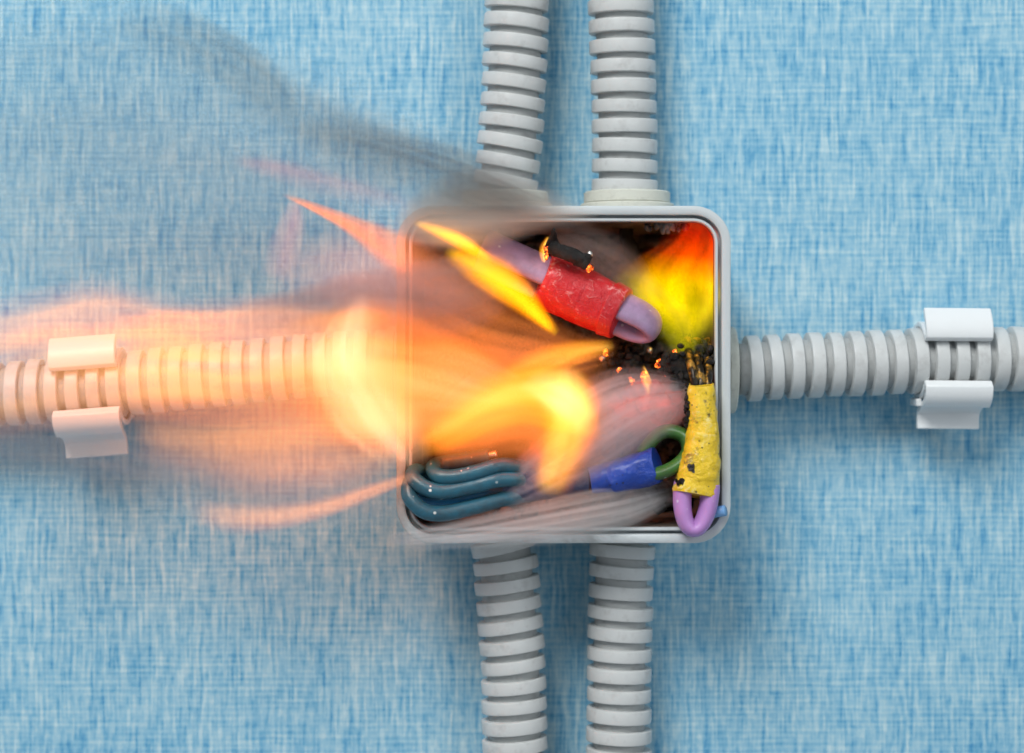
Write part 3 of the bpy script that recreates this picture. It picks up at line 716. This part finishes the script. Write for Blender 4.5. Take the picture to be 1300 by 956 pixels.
# arch
plume("flame", "arched bright yellow flame in the middle of the box",
      [(530, 565, 47, 24, .3), (575, 538, 47, 40, .8), (618, 512, 47, 46, 1.0), (660, 500, 47, 50, 1.1), (700, 502, 47, 58, 1.25), (735, 515, 47, 48, .9), (762, 535, 46, 30, .2)],
      'fire', 0.4, cols=YEL, I=1.55, tau=1.0, streak=(0.25, 1.8, 1.3), contrast=0.55, pw=2.0, seed=6, warp=0.14)
plume("flame", "yellow flame leg dropping from the arch onto the blue tape",
      [(722, 462, 48, 26, .2), (724, 500, 48, 48, 1.15), (722, 540, 48, 46, 1.0), (714, 578, 48, 42, .85), (704, 604, 47, 36, .8), (697, 630, 46, 26, .2)],
      'fire', 0.5, cols=YEL, I=1.25, tau=0.6, streak=(0.25, 1.7, 1.2), contrast=0.55, pw=2.0, seed=7, warp=0.14)
plume("flame", "dim orange flame filling the hollow under the yellow arch",
      [(550, 565, 44, 34, .5), (605, 545, 44, 54, .9), (660, 532, 44, 60, 1), (705, 540, 44, 50, .8), (740, 556, 44, 30, .2)],
      'fire', 0.3, cols=[(0, (1.0, 0.22, 0.04)), (1, (1.0, 0.32, 0.06))], I=0.75, tau=0.7, streak=(0.25, 1.6, 1.2), contrast=0.5, pw=1.6, seed=8)
plume("flame", "small white-hot patch at the top of the flame leg above the blue tape",
      [(660, 482, 52, 20, .0), (688, 486, 52, 34, .45), (715, 500, 52, 44, 1), (738, 522, 52, 38, .6), (752, 556, 52, 24, .0)],
      'fire', 0.6, cols=[(0, (1.0, 0.60, 0.26)), (1, (1.0, 0.72, 0.46))], I=0.6, streak=(0.4, 1.6, 1.3), contrast=0.6, pw=2.2, seed=34)
plume("flame", "pale lilac-pink veil of flame between the orange tongue and the big cream flame",
      [(600, 372, 50, 36, .1), (545, 362, 50, 58, .45), (490, 352, 50, 74, 1), (440, 345, 50, 66, .9), (390, 345, 50, 48, .5), (340, 352, 50, 34, .1)],
      'fire', 0.35, cols=[(0, (1.0, 0.46, 0.38)), (1, (1.0, 0.50, 0.40))], I=0.3, tau=0.75, abscol=(0.85, 0.68, 0.66), streak=(0.2, 2.6, 1.4), contrast=0.9, pw=1.5, seed=35)
# upper tongues
plume("flame", "small yellow flame streak inside the box corner pointing at the red splice",
      [(526, 282, 46, 6, .3), (558, 294, 46, 11, 1.0), (588, 308, 46, 13, 1.1), (626, 332, 45, 8, .3)],
      'fire', 0.9, cols=[(0, (1.0, 0.20, 0.0)), (0.3, (1.0, 0.36, 0.0)), (1, (1.0, 0.55, 0.01))], I=1.9, tau=0.4, streak=(0.5, 1.0, 1.0), contrast=0.35, pw=1.8, seed=9, warp=0.1)
plume("flame", "slim yellow flame licking the lower side of the red splice",
      [(566, 316, 44, 14, .25), (600, 334, 48, 26, .75), (632, 352, 49, 30, 1.1), (660, 375, 49, 26, 1.1), (684, 400, 48, 16, 1.0), (708, 424, 45, 8, .3)],
      'fire', 0.6, cols=[(0, (1.0, 0.20, 0.0)), (0.3, (1.0, 0.36, 0.0)), (1, (1.0, 0.55, 0.01))], I=2.1, tau=1.0, abscol=(0.9, 0.5, 0.05), streak=(0.35, 1.1, 1.0), contrast=0.4, pw=2.0, seed=10, warp=0.14)
plume("flame", "pointed orange flame tongue reaching out over the box corner",
      [(358, 246, 48, 4, .5), (400, 264, 48, 9, 1), (445, 285, 47, 17, 1.1), (490, 312, 46, 32, 1.0), (540, 345, 45, 44, .55), (595, 385, 44, 46, .2), (650, 425, 42, 40, .1)],
      'fire', 0.5, cols=[(0, (1.0, 0.22, 0.05)), (1, (1.0, 0.33, 0.09))], I=0.8, tau=0.8, streak=(0.22, 1.6, 1.2), contrast=0.6, pw=1.6, seed=11)
plume("flame", "broad brownish orange flame inside the box below the slim flame",
      [(500, 370, 40, 50, .4), (550, 398, 39, 76, .9), (610, 428, 38, 74, 1), (670, 440, 37, 60, 1.1), (730, 450, 36, 34, .9), (785, 445, 35, 18, .3)],
      'fire', 0.22, cols=[(0, (1.0, 0.22, 0.04)), (1, (1.0, 0.34, 0.08))], I=0.40, tau=0.35, streak=(0.22, 2.6, 1.5), contrast=1.6, pw=1.4, seed=12)
plume("flame", "orange flame edge running under the red tape",
      [(640, 476, 40, 18, .3), (690, 460, 40, 26, 1), (730, 447, 40, 20, 1.1), (780, 438, 39, 9, .5)],
      'fire', 0.6, cols=YEL, I=0.9, tau=0.2, streak=(0.35, 1.4, 1.2), contrast=0.6, pw=1.6, seed=13)
# yellow and red flame in the corner
plume("flame", "wedge of yellow flame turning red at the top, in the corner above the yellow tape",
      [(872, 472, 36, 10, .2), (868, 442, 36, 30, .5), (864, 410, 36, 54, .9), (853, 376, 36, 86, 1.2), (861, 345, 36, 76, 1.15), (878, 315, 36, 50, .9), (888, 290, 36, 38, .6), (894, 268, 35, 26, .15)],
      'fire', 0.16, colT=[(0.0, (0.16, 0.18, 0.005)), (0.22, (0.42, 0.40, 0.006)), (0.40, (1.0, 0.80, 0.002)), (0.54, (1.0, 0.66, 0.0)), (0.62, (1.0, 0.36, 0.0)), (0.72, (1.0, 0.09, 0.0)), (0.86, (0.8, 0.015, 0.0)), (1, (0.4, 0.01, 0))],
      I=1.35, tau=0.9, abscol=(0.75, 0.5, 0.1), streak=(0.8, 2.6, 1.6), contrast=0.85, pw=2.2, seed=14.4, warp=0.5)
plume("flame", "mauve wisp of flame floating free above the orange tongue",
      [(295, 203, 46, 9, .5), (350, 214, 46, 18, 1), (410, 230, 45, 20, .8), (470, 246, 44, 18, .7), (530, 264, 43, 14, .3)],
      'fire', 0.8, cols=[(0, (1.0, 0.30, 0.34)), (1, (1.0, 0.34, 0.36))], I=0.17, tau=0.4, abscol=(0.75, 0.5, 0.5), streak=(0.2, 1.4, 1.0), contrast=0.6, pw=1.7, seed=15)
plume("flame", "faint upright pink wisp under the tip of the orange tongue",
      [(376, 250, 46, 7, .6), (372, 280, 46, 20, 1), (362, 315, 46, 26, .8), (350, 356, 46, 24, .3)],
      'fire', 0.8, cols=[(0, (1.0, 0.30, 0.30)), (1, (1.0, 0.36, 0.34))], I=0.26, tau=0.2, streak=(0.2, 1.4, 1.0), contrast=0.5, pw=1.7, seed=16)
plume("flame", "reddish glow of flame over the melted lump inside the smoke",
      [(765, 532, 37, 18, .4), (800, 522, 37, 42, 1), (835, 512, 37, 44, 1), (872, 505, 36, 28, .3)],
      'fire', 0.3, cols=[(0, (1.0, 0.12, 0.07)), (1, (1.0, 0.2, 0.11))], I=0.45, tau=0.3, streak=(0.5, 2.0, 1.4), contrast=0.9, pw=1.4, seed=17)
plume("flame", "tiny bright flame on the glowing end of the black stub",
      [(690, 334, 41, 3, .5), (690, 323, 41.5, 8, 1), (692, 313, 42, 8, 1), (696, 300, 42, 3, .3)],
      'fire', 0.9, cols=YEL, I=1.5, streak=(1.8, 1.5, 1.5), contrast=1.3, pw=2.0, seed=18, warp=0.7)
plume("flame", "tiny orange flame flickering on the ember in the middle",
      [(823, 502, 37, 3, .4), (821, 488, 37.5, 8, 1), (819, 476, 38, 6, 1), (816, 464, 38, 2, .3)],
      'fire', 0.9, cols=YEL, I=1.3, streak=(1.8, 1.5, 1.5), contrast=1.3, pw=2.0, seed=19, warp=0.7)
# smoke
plume("smoke", "dark smoke ribbon trailing from the box corner to the top edge of the picture",
      [(720, 268, 46, 34, .4), (640, 240, 47, 64, 1), (550, 215, 48, 70, 1), (460, 188, 49, 62, .75), (380, 150, 49, 62, .42), (310, 100, 49, 70, .40), (230, 64, 49, 84, .3), (130, 50, 49, 96, .22), (20, 60, 48, 100, .16), (-80, 70, 48, 60, .1)],
      'smoke', 0.35, I=0, tauS=0.55, scat=(0.40, 0.38, 0.37), streak=(0.08, 4.0, 2.0), contrast=1.1, pw=1.9, seed=21)
plume("smoke", "beige grey smoke lying over the upper rim of the box",
      [(500, 285, 46, 24, .3), (550, 272, 46, 52, .9), (620, 262, 46, 62, 1.1), (680, 264, 45, 38, .55), (725, 270, 44, 24, .2), (760, 276, 43, 14, .05)],
      'smoke', 0.35, I=0, tauS=2.0, scat=(0.86, 0.82, 0.76), streak=(0.16, 2.4, 1.6), contrast=0.8, pw=1.6, seed=22)
plume("smoke", "thin grey smoke film spread over the wallpaper above the flames",
      [(560, 250, 46, 100, .5), (440, 235, 46, 160, 1), (300, 220, 46, 200, 1), (150, 215, 46, 210, 1), (0, 225, 46, 200, .9), (-140, 230, 46, 180, .6)],
      'smoke', 0.18, I=0, tauS=0.32, scat=(0.48, 0.49, 0.50), streak=(0.06, 2.4, 1.4), contrast=0.9, pw=1.2, seed=23)
plume("smoke", "pale lilac smoke sweeping across the middle of the box",
      [(890, 498, 40, 16, .2), (850, 505, 42, 44, .5), (805, 518, 43, 62, .9), (755, 548, 43, 68, 1.0), (705, 586, 42, 52, .7), (655, 618, 41, 34, .3), (620, 636, 40, 22, .1)],
      'smoke', 0.25, I=0, tauS=1.6, scat=(0.93, 0.89, 0.95), streak=(0.12, 4.6, 2.4), contrast=1.6, pw=1.5, seed=24)
plume("smoke", "whitish smoke hugging the lower rim of the box",
      [(860, 622, 36, 16, .3), (800, 642, 40, 34, .9), (730, 656, 43, 36, 1.1), (660, 668, 44, 32, .9), (590, 678, 45, 24, .6), (530, 684, 45, 18, .3), (490, 686, 45, 12, .1)],
      'smoke', 0.5, I=0, tauS=1.5, scat=(0.93, 0.93, 0.93), streak=(0.14, 4.2, 2.4), contrast=1.7, pw=1.5, seed=25)
plume("smoke", "grey smoke streaks drifting under the flaming conduit",
      [(520, 640, 44, 40, .4), (420, 625, 44, 56, .8), (320, 615, 44, 66, 1), (220, 600, 44, 66, 1), (120, 580, 44, 60, .9), (20, 570, 44, 56, .8), (-90, 565, 44, 40, .4)],
      'smoke', 0.35, I=0, tauS=0.42, scat=(0.56, 0.56, 0.58), streak=(0.08, 4.0, 2.0), contrast=1.2, pw=1.4, seed=26)
plume("smoke", "mauve smoke clinging to the near side of the box above the big flame",
      [(660, 350, 46, 40, .2), (590, 370, 48, 66, .7), (520, 382, 49, 68, 1), (450, 385, 49, 54, .9), (380, 395, 48, 40, .6), (290, 405, 47, 28, .2)],
      'smoke', 0.3, I=0, tauS=1.25, scat=(0.55, 0.47, 0.47), streak=(0.12, 3.2, 2.0), contrast=1.0, pw=1.5, seed=27)
plume("smoke", "narrow dark smoke curl arching up from the upper rim over the curved conduit",
      [(700, 262, 50, 16, .4), (650, 246, 51, 28, .9), (590, 222, 52, 38, 1), (530, 200, 52, 36, 1), (470, 182, 52, 30, .8), (410, 170, 52, 32, .4), (360, 166, 52, 12, .1)],
      'smoke', 0.8, I=0, tauS=0.42, scat=(0.30, 0.29, 0.28), streak=(0.16, 2.6, 2.0), contrast=1.4, pw=1.6, seed=28, warp=0.7)
plume("smoke", "narrow dark smoke wisp hanging apart on the wallpaper far from the box",
      [(385, 148, 50, 10, .3), (350, 118, 50, 32, .8), (305, 84, 50, 38, .9), (255, 58, 50, 40, .8), (200, 38, 50, 42, .5), (140, 24, 50, 20, .2)],
      'smoke', 0.8, I=0, tauS=0.42, scat=(0.26, 0.26, 0.27), streak=(0.14, 2.6, 2.0), contrast=1.4, pw=1.6, seed=29, warp=0.7)
plume("smoke", "brownish smoke swirling in the box between the black stub and the corner flame",
      [(700, 292, 40, 14, .3), (740, 310, 40, 34, .9), (780, 335, 39, 38, 1), (815, 362, 38, 26, .5), (840, 385, 37, 14, .1)],
      'smoke', 0.4, I=0, tauS=0.4, scat=(0.72, 0.60, 0.56), streak=(0.5, 2.4, 2.0), contrast=1.4, pw=1.5, seed=33, warp=0.6)
